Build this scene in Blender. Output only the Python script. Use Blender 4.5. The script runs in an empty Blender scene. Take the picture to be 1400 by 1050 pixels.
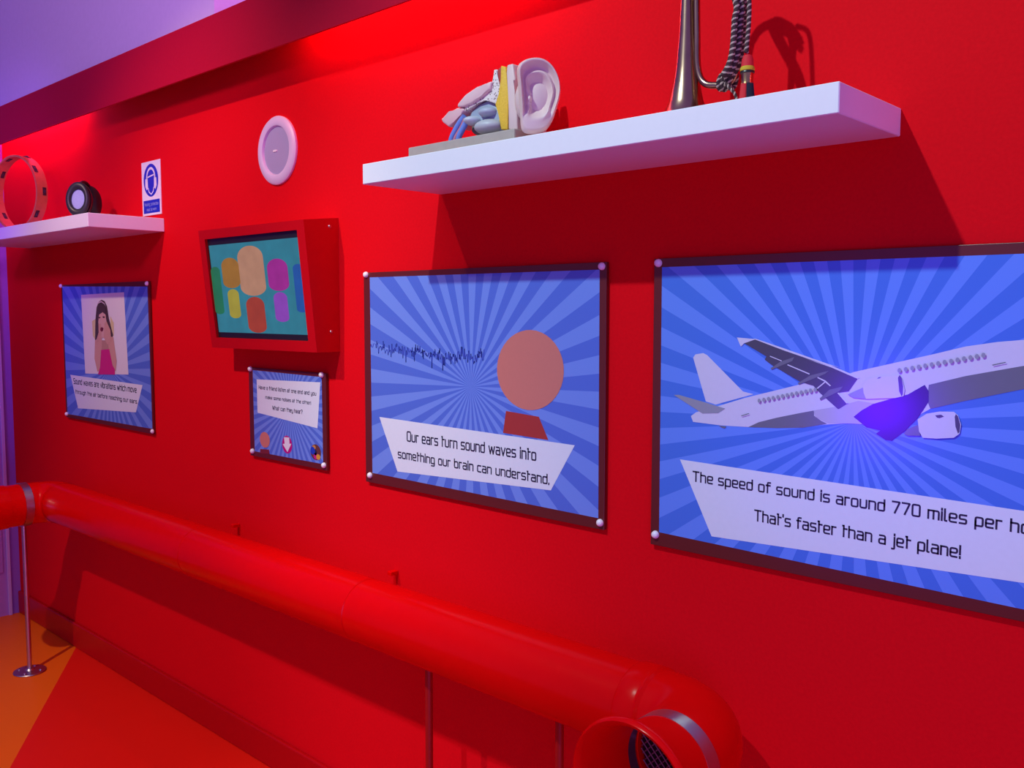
import bpy, bmesh, math, random
from mathutils import Vector, Matrix
random.seed(7)
C = bpy.context.scene.collection
scn = bpy.context.scene
PI = math.pi

# ------------------------------------------------------------ camera, world, lights, exposure
cam_d = bpy.data.cameras.new('camera'); cam = bpy.data.objects.new('camera', cam_d); C.objects.link(cam)
cam_d.sensor_width = 36; cam_d.lens = 1243.85 / 1400 * 36; cam_d.clip_start = .05
right = Vector((0.73245, 0.68082, 0.00130)); up = Vector((-0.05538, 0.05767, 0.99680)); fwd = Vector((-0.67856, 0.73018, -0.07995))
cam.matrix_world = Matrix(((right.x, up.x, -fwd.x, 0), (right.y, up.y, -fwd.y, -1.6), (right.z, up.z, -fwd.z, 1.515), (0, 0, 0, 1)))
scn.camera = cam
scn.view_settings.view_transform = 'Standard'; scn.view_settings.look = 'None'
scn.view_settings.exposure = 0; scn.view_settings.gamma = 1; scn.view_settings.use_curve_mapping = False
w = bpy.data.worlds.new('world'); scn.world = w; w.use_nodes = True
w.node_tree.nodes['Background'].inputs[0].default_value = (.31, .20, .74, 1)
w.node_tree.nodes['Background'].inputs[1].default_value = .62

def lamp(name, kind, loc, target, energy, color, size=.05, angle=90, blend=.6):
    d = bpy.data.lights.new(name, kind); o = bpy.data.objects.new(name, d); C.objects.link(o)
    d.energy = energy; d.color = color
    if kind == 'SPOT':
        d.shadow_soft_size = size; d.spot_size = math.radians(angle); d.spot_blend = blend
    elif kind == 'POINT':
        d.shadow_soft_size = size
    else:
        d.size = size
    o.location = loc
    o.rotation_euler = (Vector(target) - Vector(loc)).to_track_quat('-Z', 'Y').to_euler()
    return o
# track spotlights over the room
lamp('track_spot', 'SPOT', (-1.45, -2.2, 3.68), (-.85, 0, 1.25), 245, (.76, 1.10, 1.03), .03, 64, .6)
lamp('track_spot', 'SPOT', (-2.62, -2.2, 3.55), (-2.85, 0, .66), 222, (1, .74, .50), .03, 60, .75)
# added violet fill set low, brightens shelf undersides and right-hand side faces
lamp('violet_wash', 'AREA', (1.7, -2.6, .8), (-.8, 0, 1.6), 38, (.34, .22, 1), 1.4)
# violet stage lamp washing the left corner and the plaster above
lamp('violet_wash', 'SPOT', (-3.6, -1.5, 2.5), (-4.7, 0, 1.75), 70, (.26, .09, 1), .12, 62, 1)
lamp('violet_wash', 'SPOT', (-2.0, -1.9, 2.6), (-3.6, 0, 2.75), 84, (.75, .32, 1), .15, 70, .8)
# blue lamp whose gloss shows on the laminated jet poster
lamp('blue_lamp', 'SPOT', (-1.40362, -2.14298, 1.11731), (-.6, 0, 1.345), 30, (.10, .0, 1), .06, 22, .9)

# ------------------------------------------------------------ materials
MATS = {}
def mat(name, col, rough=.6, metal=0, noise=.04, scale=60, bump=0, spec=.5, coat=0, ior=1.5):
    if name in MATS: return MATS[name]
    m = bpy.data.materials.new(name); m.use_nodes = True; nt = m.node_tree
    b = nt.nodes['Principled BSDF']
    b.inputs['Roughness'].default_value = rough; b.inputs['Metallic'].default_value = metal
    b.inputs['Specular IOR Level'].default_value = spec; b.inputs['IOR'].default_value = ior
    b.inputs['Coat Weight'].default_value = coat; b.inputs['Coat Roughness'].default_value = .12
    tc = nt.nodes.new('ShaderNodeTexCoord'); nz = nt.nodes.new('ShaderNodeTexNoise')
    nz.inputs['Scale'].default_value = scale; nz.inputs['Detail'].default_value = 4
    nt.links.new(tc.outputs['Object'], nz.inputs['Vector'])
    r = nt.nodes.new('ShaderNodeMapRange')
    r.inputs[3].default_value = 1 - noise; r.inputs[4].default_value = 1 + noise
    nt.links.new(nz.outputs['Fac'], r.inputs[0])
    mx = nt.nodes.new('ShaderNodeVectorMath'); mx.operation = 'SCALE'; mx.inputs[0].default_value = col[:3]
    nt.links.new(r.outputs[0], mx.inputs['Scale'])
    nt.links.new(mx.outputs[0], b.inputs['Base Color'])
    if bump:
        bp = nt.nodes.new('ShaderNodeBump'); bp.inputs['Strength'].default_value = bump; bp.inputs['Distance'].default_value = .002
        nt.links.new(nz.outputs['Fac'], bp.inputs['Height']); nt.links.new(bp.outputs[0], b.inputs['Normal'])
    MATS[name] = m
    return m
def emis(name, col, s):
    if name in MATS: return MATS[name]
    m = bpy.data.materials.new(name); m.use_nodes = True; nt = m.node_tree
    b = nt.nodes['Principled BSDF']; b.inputs['Base Color'].default_value = (.01, .01, .012, 1)
    b.inputs['Roughness'].default_value = .3
    nz = nt.nodes.new('ShaderNodeTexNoise'); nz.inputs['Scale'].default_value = 22
    tc = nt.nodes.new('ShaderNodeTexCoord'); nt.links.new(tc.outputs['Object'], nz.inputs['Vector'])
    r = nt.nodes.new('ShaderNodeMapRange'); r.inputs[3].default_value = .8; r.inputs[4].default_value = 1.2
    nt.links.new(nz.outputs['Fac'], r.inputs[0])
    mx = nt.nodes.new('ShaderNodeVectorMath'); mx.operation = 'SCALE'; mx.inputs[0].default_value = col[:3]
    nt.links.new(r.outputs[0], mx.inputs['Scale']); nt.links.new(mx.outputs[0], b.inputs['Emission Color'])
    b.inputs['Emission Strength'].default_value = s
    MATS[name] = m
    return m
PR = .205                                      # gloss of the laminated prints
def ink(name, col): return mat('ink_' + name, col, PR, 0, .03, 90, ior=1.62)
def sunburst(name, c, n, phase, ca, cb):
    m = bpy.data.materials.new(name); m.use_nodes = True; nt = m.node_tree; N = nt.nodes; L = nt.links
    b = N['Principled BSDF']; b.inputs['Roughness'].default_value = PR; b.inputs['IOR'].default_value = 1.62
    tc = N.new('ShaderNodeTexCoord'); s = N.new('ShaderNodeSeparateXYZ'); L.new(tc.outputs['Object'], s.inputs[0])
    def math_(op, a, bb=None):
        x = N.new('ShaderNodeMath'); x.operation = op
        for i, v in enumerate((a, bb)):
            if v is None: continue
            if isinstance(v, (int, float)): x.inputs[i].default_value = v
            else: L.new(v, x.inputs[i])
        return x.outputs[0]
    ang = math_('ARCTAN2', math_('SUBTRACT', s.outputs[2], c[1]), math_('SUBTRACT', s.outputs[0], c[0]))
    fr = math_('FRACT', math_('ADD', math_('MULTIPLY', ang, n / (2 * PI)), phase))
    st = math_('LESS_THAN', fr, .5)
    mx = N.new('ShaderNodeMix'); mx.data_type = 'RGBA'; L.new(st, mx.inputs[0])
    mx.inputs[6].default_value = (*ca, 1); mx.inputs[7].default_value = (*cb, 1)
    L.new(mx.outputs[2], b.inputs['Base Color'])
    return m

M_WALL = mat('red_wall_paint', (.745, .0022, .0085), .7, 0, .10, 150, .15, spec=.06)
M_FASCIA = mat('red_fascia_dimmed', (.46, .003, .020), .5, 0, .08, 120, .1, spec=.15)  # wall red darkened here to stand in for weaker light on the fascia
M_SKIRT = mat('red_skirting_gloss', (.50, .002, .005), .34, 0, .06, 60, spec=.22)
M_PIPE = mat('red_pipe_plastic', (.76, .0012, .002), .22, 0, .04, 30, .01, spec=.10)
M_POST = mat('red_post_paint', (.35, .004, .004), .4, 0, .05, 60)
M_WHITE = mat('white_shelf_laminate', (.86, .82, .84), .45, 0, .02, 80)
M_PLASTER = mat('white_plaster', (.80, .76, .82), .8, 0, .05, 40, .1)
M_LILAC = mat('lilac_wall_paint', (.34, .15, .62), .7, 0, .06, 60, .1)
M_STEEL = mat('brushed_steel', (.55, .53, .56), .32, 1, .08, 90)
M_BOARD = mat('maroon_board', (.125, .012, .010), .35, 0, .05, 50)
M_CAP = mat('white_cap_plastic', (.9, .84, .88), .3, 0, .02, 50)
M_BOXRED = mat('red_monitor_housing', (.54, .002, .005), .42, 0, .05, 70, spec=.12)
M_BLACK = mat('black_plastic', (.012, .012, .016), .35, 0, .1, 80)
M_SPK = mat('white_speaker_plastic', (.74, .60, .82), .4, 0, .02, 60)
M_MESH = mat('speaker_mesh_fabric', (.42, .36, .58), .6, 0, .10, 500, .3)
M_BRASS = mat('aged_brass', (.46, .28, .19), .22, 1, .25, 35)
M_BRASSL = mat('bright_brass', (.62, .42, .17), .22, 1, .15, 60)

# ------------------------------------------------------------ helpers
def link(name, bm, m, parent=None, smooth=False, loc=None):
    me = bpy.data.meshes.new(name); bm.normal_update(); bm.to_mesh(me); bm.free()
    for mm in (m if isinstance(m, (list, tuple)) else [m]): me.materials.append(mm)
    if smooth:
        for p in me.polygons: p.use_smooth = True
        try: me.set_sharp_from_angle(angle=math.radians(40))
        except Exception: pass
    o = bpy.data.objects.new(name, me); C.objects.link(o)
    if parent: o.parent = parent
    if loc: o.location = loc
    return o
def tag(o, label, cat, group=None):
    o['label'] = label; o['category'] = cat
    if group: o['group'] = group
    return o
def thing(name, loc, label, cat, group=None):
    o = bpy.data.objects.new(name, None); C.objects.link(o); o.location = loc; o.empty_display_size = .05
    return tag(o, label, cat, group)
def struct(o): o['kind'] = 'structure'; return o
def box(bm, x0, x1, y0, y1, z0, z1):
    v = [bm.verts.new((x, y, z)) for x in (x0, x1) for y in (y0, y1) for z in (z0, z1)]
    for f in ((0, 1, 3, 2), (4, 6, 7, 5), (0, 4, 5, 1), (2, 3, 7, 6), (0, 2, 6, 4), (1, 5, 7, 3)):
        bm.faces.new([v[i] for i in f])
    return bm
def bbox(x0, x1, y0, y1, z0, z1, bev=0, seg=2):
    bm = box(bmesh.new(), x0, x1, y0, y1, z0, z1)
    bmesh.ops.recalc_face_normals(bm, faces=bm.faces)
    if bev: bmesh.ops.bevel(bm, geom=bm.edges[:], offset=bev, segments=seg, profile=.5, affect='EDGES')
    return bm
def area2(p): return sum(p[i][0] * p[(i + 1) % len(p)][1] - p[(i + 1) % len(p)][0] * p[i][1] for i in range(len(p)))
def flat(pts, y, bm=None):                     # printed shape lying on a poster, facing -y
    bm = bm or bmesh.new()
    if area2(pts) < 0: pts = pts[::-1]
    bm.faces.new([bm.verts.new((x, y, z)) for x, z in pts])
    return bm
def disc(c, rx, rz, n=28, rot=0):
    ca, sa = math.cos(rot), math.sin(rot)
    return [(c[0] + rx * math.cos(t) * ca - rz * math.sin(t) * sa, c[1] + rx * math.cos(t) * sa + rz * math.sin(t) * ca) for t in (2 * PI * i / n for i in range(n))]
def slab(pts, y0, y1, bev=0, bm=None):         # polygon in xz made solid from y0 (front) to y1
    bm = bm or bmesh.new()
    if area2(pts) < 0: pts = pts[::-1]
    a = [bm.verts.new((x, y0, z)) for x, z in pts]; b = [bm.verts.new((x, y1, z)) for x, z in pts]
    n = len(pts); bm.faces.new(a); bm.faces.new(b[::-1])
    for i in range(n): bm.faces.new((a[(i + 1) % n], a[i], b[i], b[(i + 1) % n]))
    if bev: bmesh.ops.bevel(bm, geom=bm.edges[:], offset=bev, segments=3, profile=.5, affect='EDGES', clamp_overlap=True)
    return bm
def frame_at(d):
    d = d.normalized(); u = d.cross(Vector((0, 0, 1)))
    if u.length < 1e-3: u = Vector((1, 0, 0))
    u.normalize(); return u, d.cross(u).normalized()
def tube(pts, r, n=16, bm=None, caps=True):
    bm = bm or bmesh.new(); P = [Vector(p) for p in pts]; rings = []; u = None
    for i, p in enumerate(P):
        d = (P[min(i + 1, len(P) - 1)] - P[max(i - 1, 0)]).normalized()
        if u is None: u, v = frame_at(d)
        else:
            u = (u - d * u.dot(d)).normalized(); v = d.cross(u)
        rr = r[i] if isinstance(r, (list, tuple)) else r
        rings.append([bm.verts.new(p + u * rr * math.cos(2 * PI * k / n) + v * rr * math.sin(2 * PI * k / n)) for k in range(n)])
    for a, b in zip(rings, rings[1:]):
        for k in range(n): bm.faces.new((a[k], a[(k + 1) % n], b[(k + 1) % n], b[k]))
    if caps: bm.faces.new(rings[0][::-1]); bm.faces.new(rings[-1])
    return bm
def lathe(prof, origin, axis, n=40, bm=None, closed=False):   # prof: (radius, distance along axis)
    bm = bm or bmesh.new(); o = Vector(origin); d = Vector(axis).normalized(); u, v = frame_at(d); rings = []
    for r, h in prof:
        rings.append([bm.verts.new(o + d * h + u * max(r, 1e-5) * math.cos(2 * PI * k / n) + v * max(r, 1e-5) * math.sin(2 * PI * k / n)) for k in range(n)])
    pairs = list(zip(rings, rings[1:])) + ([(rings[-1], rings[0])] if closed else [])
    for a, b in pairs:
        for k in range(n): bm.faces.new((a[k], a[(k + 1) % n], b[(k + 1) % n], b[k]))
    bmesh.ops.recalc_face_normals(bm, faces=bm.faces)
    return bm
def catmull(pts, k=8):
    P = [Vector(p) for p in pts]; P = [2 * P[0] - P[1]] + P + [2 * P[-1] - P[-2]]; out = []
    for i in range(1, len(P) - 2):
        for j in range(k):
            t = j / k; a, b, c, d = P[i - 1:i + 3]
            out.append(.5 * ((2 * b) + (c - a) * t + (2 * a - 5 * b + 4 * c - d) * t * t + (3 * b - a - 3 * c + d) * t ** 3))
    return out + [P[-2]]
def ball(c, r, bm=None, sx=1, sy=1, sz=1, u=20, v=12):
    bm = bm or bmesh.new()
    bmesh.ops.create_uvsphere(bm, u_segments=u, v_segments=v, radius=r, matrix=Matrix.Translation(c) @ Matrix.Diagonal((sx, sy, sz, 1)))
    return bm
def sub(p, o): return tuple(a - b for a, b in zip(p, o))

D = {'A_board': [(-0.3985, 0.5862), (0.4351, 0.5816), (0.4449, 0.0031), (-0.3814, 0.0038)],
 'A_c': (0.0719, 0.2349),
 'A_caps': [(-0.3888, 0.5795), (0.4292, 0.5744), (0.4373, 0.0149), (-0.3781, 0.0176)],
 'A_panel': [(-0.3251, 0.1935), (0.3634, 0.1871), (0.2995, 0.0768), (-0.2542, 0.0518)],
 'A_print': [(-0.378, 0.5771), (0.4285, 0.5632), (0.4338, 0.0236), (-0.3725, 0.0181)],
 'A_t': [[(-0.2913, 0.157), (0.3104, 0.1548), (-0.2893, 0.1789)], [(-0.275, 0.1157), (0.3155, 0.1123), (-0.2736, 0.1308)]],
 'E_board': [(-0.414, 0.5897), (0.4303, 0.5938), (0.4334, 0.003), (-0.405, 0.0041)],
 'E_body': [(0.1345, 0.2459), (0.24, 0.2402), (0.2695, 0.1882), (0.1248, 0.1918)],
 'E_c': (0.014, 0.2979),
 'E_caps': [(-0.3992, 0.5861), (0.4206, 0.5829), (0.4219, 0.0187), (-0.3914, 0.0235)],
 'E_oval': [(0.2099, 0.3378), (0.1003, 0.3325), (0.2095, 0.4439), (0.2102, 0.2517)],
 'E_panel': [(-0.348, 0.1926), (0.348, 0.1841), (0.2776, 0.0715), (-0.2723, 0.0487)],
 'E_print': [(-0.3843, 0.5782), (0.4138, 0.5759), (0.416, 0.0278), (-0.3816, 0.0314)],
 'E_t': [[(-0.2304, 0.1372), (0.2308, 0.1366), (-0.2301, 0.1621)], [(-0.2682, 0.0876), (0.2716, 0.0857), (-0.2679, 0.109)]],
 'E_wave': [(-0.3833, 0.3866), (-0.2128, 0.3796), (-0.0983, 0.3681), (0.0604, 0.3737)],
 'E_waveamp': [(-0.2126, 0.3991), (-0.2132, 0.3524)],
 'J_board': [(-0.4161, 0.6029), (0.2714, 0.603), (0.2965, -0.0003), (-0.4119, 0.0075)],
 'J_c': (0.013, 0.2997),
 'J_caps': [(-0.403, 0.5938), (-0.401, 0.0259)],
 'J_panel': [(-0.3441, 0.1922), (0.2905, 0.1813), (0.2953, 0.0662), (-0.2675, 0.0449)],
 'J_print': [(-0.3946, 0.5851), (0.2737, 0.586), (0.2969, 0.027), (-0.3926, 0.0322)],
 'J_t': [[(-0.3122, 0.1519), (0.2579, 0.1464), (-0.3126, 0.1711)], [(-0.1738, 0.0927), (0.1979, 0.089), (-0.1743, 0.1125)]],
 'S_arrow': [(0.0044, 0.0825), (0.0331, 0.0844), (0.0341, 0.0646), (0.0442, 0.0657), (0.0221, 0.0372), (-0.0037, 0.0599), (0.0069, 0.0619)],
 'S_arrowbg': [(0.0206, 0.0606), (-0.007, 0.0577), (0.0216, 0.0887), (0.0197, 0.0324)],
 'S_badge': [(0.1729, 0.0525), (0.146, 0.0496), (0.1736, 0.077), (0.1722, 0.0288)],
 'S_board': [(-0.1955, 0.2939), (0.2294, 0.2926), (0.2258, 0.0062), (-0.1961, 0.0016)],
 'S_c': (0.037, 0.1814),
 'S_caps': [(-0.183, 0.2891), (0.2102, 0.2886), (0.2151, 0.0182), (-0.1802, 0.0191)],
 'S_panel': [(-0.1477, 0.2565), (0.2019, 0.2658), (0.184, 0.1267), (-0.1465, 0.1484)],
 'S_pill': [(-0.1065, 0.0654), (-0.139, 0.0622), (-0.1054, 0.0934), (-0.1077, 0.0335)],
 'S_pillbase': [(-0.135, 0.0306), (-0.0841, 0.0341), (-0.0796, 0.0197), (-0.1373, 0.0153)],
 'S_print': [(-0.171, 0.2856), (0.2088, 0.2818), (0.2095, 0.0209), (-0.1688, 0.0195)],
 'S_t': [[(-0.1351, 0.2265), (0.1796, 0.2253), (-0.1347, 0.2374)], [(-0.0973, 0.1977), (0.1519, 0.1961), (-0.0969, 0.2071)], [(-0.0581, 0.1652), (0.1071, 0.1643), (-0.0577, 0.1768)]],
 'air': {'belly_front': [(0.1384, 0.3727), (0.1952, 0.3903), (0.2809, 0.4108), (0.3302, 0.4297), (0.3319, 0.3907), (0.2824, 0.3745), (0.1968, 0.3498), (0.1424, 0.3326), (0.1368, 0.3457)],
         'belly_rear': [(-0.192, 0.2722), (-0.1703, 0.2836), (-0.1331, 0.2954), (-0.0943, 0.3059), (-0.0605, 0.3145), (-0.0602, 0.3049), (-0.0463, 0.2965), (-0.0349, 0.2922), (-0.0809, 0.281), (-0.1326, 0.2757)],
         'cone1': [(0.0016, 0.3479), (0.0297, 0.3623), (0.036, 0.3422), (0.0118, 0.3428)],
         'cone2': [(0.1009, 0.2869), (0.1072, 0.2958), (0.124, 0.3041), (0.1286, 0.2862), (0.1076, 0.2843)],
         'engine1': [(0.0281, 0.3665), (0.0349, 0.3767), (0.05, 0.3822), (0.0894, 0.3869), (0.0949, 0.3812), (0.1001, 0.3623), (0.0986, 0.3513), (0.084, 0.347), (0.0346, 0.3421), (0.03, 0.3525)],
         'engine2': [(0.1232, 0.3135), (0.1376, 0.3242), (0.1578, 0.3295), (0.1803, 0.3307), (0.1867, 0.3254), (0.1922, 0.31), (0.1903, 0.2953), (0.1819, 0.2878), (0.1544, 0.2836), (0.1326, 0.2831), (0.1262, 0.2934)],
         'fairing': [(-0.0614, 0.3145), (-0.0167, 0.3251), (0.0205, 0.3377), (0.0544, 0.3345), (0.0689, 0.3132), (0.05, 0.2977), (0.0075, 0.2963), (-0.0336, 0.2933), (-0.058, 0.303)],
         'fin': [(-0.3171, 0.4019), (-0.3121, 0.4087), (-0.2942, 0.4119), (-0.2853, 0.4083), (-0.2048, 0.3404), (-0.1826, 0.3367), (-0.2641, 0.3108), (-0.2863, 0.3157)],
         'flap1': [(-0.1011, 0.4109), (-0.1047, 0.4035), (-0.146, 0.3852), (-0.1474, 0.3883), (-0.128, 0.4014)],
         'flap2': [(-0.0344, 0.3885), (-0.0415, 0.3823), (-0.0907, 0.3602), (-0.0929, 0.3629), (-0.0686, 0.3786)],
         'flap3': [(-0.0076, 0.3616), (-0.0132, 0.3533), (-0.0483, 0.3339), (-0.0499, 0.3373), (-0.0324, 0.3544)],
         'fuselage': [(-0.32, 0.2836), (-0.3083, 0.292), (-0.2507, 0.3109), (-0.2049, 0.3269), (-0.1803, 0.3342), (-0.0782, 0.3637), (0.003, 0.385), (0.0104, 0.3882), (0.0658, 0.4032), (0.1442, 0.4243), (0.1934, 0.4384),
                      (0.2406, 0.4469), (0.2793, 0.4513), (0.329, 0.4564), (0.3769, 0.4498), (0.4053, 0.4322), (0.3878, 0.4154), (0.3319, 0.3907), (0.2824, 0.3745), (0.1968, 0.3498), (0.1424, 0.3326), (0.1196, 0.3173),
                      (0.0854, 0.3063), (0.05, 0.2977), (0.0075, 0.2968), (-0.0759, 0.2853), (-0.1336, 0.2756), (-0.1927, 0.2725), (-0.2498, 0.2704), (-0.3147, 0.2722)],
         'gap1': [(-0.1494, 0.4116), (-0.1254, 0.4034), (-0.1259, 0.402), (-0.1499, 0.4101)],
         'gap2': [(-0.1136, 0.3971), (-0.0699, 0.3817), (-0.0711, 0.3799), (-0.114, 0.3951)],
         'gap3': [(-0.0548, 0.3764), (-0.0399, 0.3706), (-0.0292, 0.3617), (-0.0316, 0.3607), (-0.0416, 0.3684), (-0.0553, 0.3745)],
         'gap4': [(-0.0416, 0.3684), (-0.0398, 0.3673), (-0.0542, 0.3544), (-0.056, 0.3559)],
         'gap5': [(-0.0175, 0.3495), (-0.0151, 0.3503), (0.0029, 0.3328), (0.0, 0.3315)],
         'hold': [(0.2351, 0.4105), (0.2544, 0.4158), (0.2544, 0.4143), (0.2356, 0.4089)],
         'hold2': [(-0.2065, 0.2938), (-0.1899, 0.2997), (-0.1894, 0.2982), (-0.2053, 0.2924)],
         'intake1': [(0.0882, 0.3822), (0.0907, 0.387), (0.0943, 0.3825), (0.0973, 0.3676), (0.0972, 0.3539), (0.0952, 0.3505), (0.0911, 0.3591)],
         'intake2': [(0.1819, 0.3223), (0.1834, 0.3272), (0.1867, 0.324), (0.191, 0.3099), (0.1902, 0.2979), (0.1879, 0.295), (0.1837, 0.3066)],
         'root': [(0.0129, 0.3087), (0.0268, 0.3212), (0.0461, 0.3339), (0.084, 0.3476), (0.1051, 0.3545), (0.132, 0.3723), (0.1388, 0.362), (0.1394, 0.3445), (0.1309, 0.3291), (0.1223, 0.3148), (0.102, 0.2912),
                  (0.0812, 0.2726), (0.0702, 0.2729), (0.0533, 0.2825), (0.0614, 0.2889), (0.0362, 0.2922)],
         'tailplane': [(-0.3613, 0.324), (-0.3488, 0.3248), (-0.2848, 0.3132), (-0.2422, 0.3046), (-0.2579, 0.2944), (-0.2932, 0.2909)],
         'tailskid': [(-0.2559, 0.2694), (-0.2385, 0.2693), (-0.2428, 0.2651), (-0.2486, 0.2661)],
         'vent1': [(0.0529, 0.3785), (0.055, 0.3814), (0.0597, 0.3822), (0.0578, 0.3798)],
         'vent2': [(0.151, 0.3225), (0.1605, 0.3244), (0.1652, 0.3215), (0.1582, 0.3183), (0.1544, 0.3188)],
         'wing': [(-0.1811, 0.4421), (-0.1934, 0.4406), (-0.2057, 0.4348), (-0.1573, 0.4101), (-0.1604, 0.4038), (-0.1463, 0.3945), (-0.0883, 0.3656), (-0.063, 0.3598), (-0.0503, 0.3475), (-0.0154, 0.3203),
                  (-0.0137, 0.321), (0.002, 0.3322), (-0.0175, 0.3495), (0.0028, 0.3537), (0.0192, 0.3787), (-0.0307, 0.3964), (-0.0795, 0.4104)],
         'wing_edge': [(-0.1852, 0.4428), (-0.1798, 0.4429), (-0.1208, 0.426), (-0.0347, 0.4003), (-0.0105, 0.3943), (-0.0308, 0.3984), (0.0221, 0.3789), (0.0179, 0.3767), (-0.0307, 0.3949), (-0.0794, 0.4087),
                       (-0.0371, 0.3978), (-0.1233, 0.4228)],
         'winglet': [(-0.2198, 0.4446), (-0.1797, 0.4422), (-0.2042, 0.4336), (-0.211, 0.4272)]},
 'air_door': [(0.2338, 0.4421), (0.2522, 0.4471), (0.2545, 0.4173), (0.2362, 0.412)],
 'air_win': [(-0.1687, 0.3251), (-0.159, 0.3275), (-0.1495, 0.3299), (-0.14, 0.3322), (-0.1306, 0.3346), (-0.1213, 0.3369), (-0.112, 0.3392), (-0.1029, 0.3415), (-0.0937, 0.3438), (-0.0847, 0.346), (-0.0757, 0.3483),
             (-0.0668, 0.3505), (-0.058, 0.3527), (0.0904, 0.3947), (0.1011, 0.3971), (0.1117, 0.3996), (0.1221, 0.402), (0.1325, 0.4044), (0.1428, 0.4068), (0.153, 0.4091), (0.163, 0.4115), (0.173, 0.4138),
             (0.1829, 0.4161), (0.1927, 0.4184), (0.2024, 0.4206), (0.212, 0.4228), (0.2216, 0.4251)],
 'bug_tube': [(-0.9109, -0.13, 2.0765), (-0.909, -0.13, 2.0173), (-0.9075, -0.13, 1.9657), (-0.9012, -0.13, 1.9389), (-0.8882, -0.13, 1.924), (-0.8676, -0.13, 1.9186), (-0.8496, -0.13, 1.9166)],
 'bugle': [[-0.9439, -0.9172, 2.0809], [-0.9464, -0.9151, 2.0216], [-0.9495, -0.9126, 1.9919], [-0.9513, -0.9097, 1.9619], [-0.958, -0.9067, 1.9322], [-0.966, -0.9033, 1.9024]],
 'cord1': [(-0.8217, -0.15, 2.0517), (-0.8219, -0.15, 2.0143), (-0.8241, -0.15, 1.9676), (-0.83, -0.15, 1.9403), (-0.8405, -0.15, 1.925)],
 'cord2': [(-0.8138, -0.145, 2.0511), (-0.8133, -0.145, 2.0136), (-0.8158, -0.145, 1.9727), (-0.8221, -0.145, 1.9474), (-0.8347, -0.145, 1.9268)],
 'cord3': [(-0.7951, -0.15, 2.0457), (-0.7948, -0.15, 2.0086), (-0.7967, -0.15, 1.9811), (-0.7983, -0.15, 1.959)],
 'cordend': [(-0.8381, -0.15, 1.915), (-0.8269, -0.15, 1.9017), (-0.818, -0.15, 1.8908), (-0.8113, -0.15, 1.8803)],
 'ear': {'base': [(-1.6887, -0.16, 1.9015), (-1.3371, -0.16, 1.9007)],
         'bone': [(-1.3865, -0.16, 2.0298), (-1.3752, -0.16, 2.0284), (-1.3744, -0.16, 2.0063), (-1.364, -0.16, 1.9924), (-1.3657, -0.16, 1.9743), (-1.38, -0.16, 1.9551), (-1.4085, -0.16, 1.9717),
                  (-1.4309, -0.16, 1.9705), (-1.4674, -0.16, 1.957), (-1.4813, -0.16, 1.9543), (-1.4719, -0.16, 1.9688), (-1.4263, -0.16, 1.9807), (-1.4085, -0.16, 1.9934), (-1.3865, -0.16, 2.0022)],
         'fat': [(-1.3628, -0.16, 2.0332), (-1.3487, -0.16, 2.0286), (-1.3406, -0.16, 1.9704), (-1.3426, -0.16, 1.8978), (-1.3627, -0.16, 1.9004), (-1.367, -0.16, 1.9317), (-1.38, -0.16, 1.9551), (-1.367, -0.16, 1.9745),
                 (-1.3628, -0.16, 2.0043)],
         'lump1': [(-1.472, -0.16, 1.9402), (-1.4445, -0.16, 1.9411), (-1.4309, -0.16, 1.9313), (-1.44, -0.16, 1.92), (-1.4629, -0.16, 1.9263), (-1.4735, -0.16, 1.9341)],
         'lump2': [(-1.4446, -0.16, 1.9175), (-1.4264, -0.16, 1.9292), (-1.3909, -0.16, 1.9304), (-1.367, -0.16, 1.9133), (-1.367, -0.16, 1.8979), (-1.4086, -0.16, 1.8986), (-1.4355, -0.16, 1.9053)],
         'lump3': [(-1.4309, -0.16, 1.9501), (-1.4085, -0.16, 1.9562), (-1.3865, -0.16, 1.9468), (-1.3822, -0.16, 1.9369), (-1.4086, -0.16, 1.9345), (-1.4309, -0.16, 1.9407)],
         'muscle': [(-1.3752, -0.16, 2.0284), (-1.3628, -0.16, 2.0323), (-1.3628, -0.16, 2.0013), (-1.364, -0.16, 1.9924), (-1.3744, -0.16, 1.9971)],
         'skin': [(-1.3436, -0.16, 2.0313), (-1.3268, -0.16, 2.0313), (-1.3205, -0.16, 1.9973), (-1.3246, -0.16, 1.9739), (-1.3162, -0.16, 1.9606), (-1.314, -0.16, 1.8895), (-1.34, -0.16, 1.8974),
                  (-1.3393, -0.16, 1.9702), (-1.3457, -0.16, 2.0136)],
         'skull': [(-1.472, -0.16, 1.9402), (-1.4628, -0.16, 1.9548), (-1.4399, -0.16, 1.9656), (-1.4085, -0.16, 1.9717), (-1.3822, -0.16, 1.9523), (-1.367, -0.16, 1.9255), (-1.3627, -0.16, 1.9004),
                   (-1.4086, -0.16, 1.9002), (-1.431, -0.16, 1.9047), (-1.4423, -0.16, 1.9235), (-1.4675, -0.16, 1.9301)],
         'tissue1': [(-1.3865, -0.16, 2.0052), (-1.4085, -0.16, 2.0011), (-1.4308, -0.16, 2.0001), (-1.4672, -0.16, 1.9886), (-1.4905, -0.16, 1.9732), (-1.4929, -0.16, 1.9655), (-1.472, -0.16, 1.964),
                     (-1.4444, -0.16, 1.9678), (-1.4174, -0.16, 1.9778), (-1.3909, -0.16, 1.9875)],
         'tissue2': [(-1.4812, -0.16, 1.9638), (-1.5, -0.16, 1.9666), (-1.5214, -0.16, 1.9568), (-1.5529, -0.16, 1.9499), (-1.5456, -0.16, 1.9401), (-1.524, -0.16, 1.9265), (-1.5096, -0.16, 1.9358),
                     (-1.486, -0.16, 1.9486), (-1.472, -0.16, 1.9593)],
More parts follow.
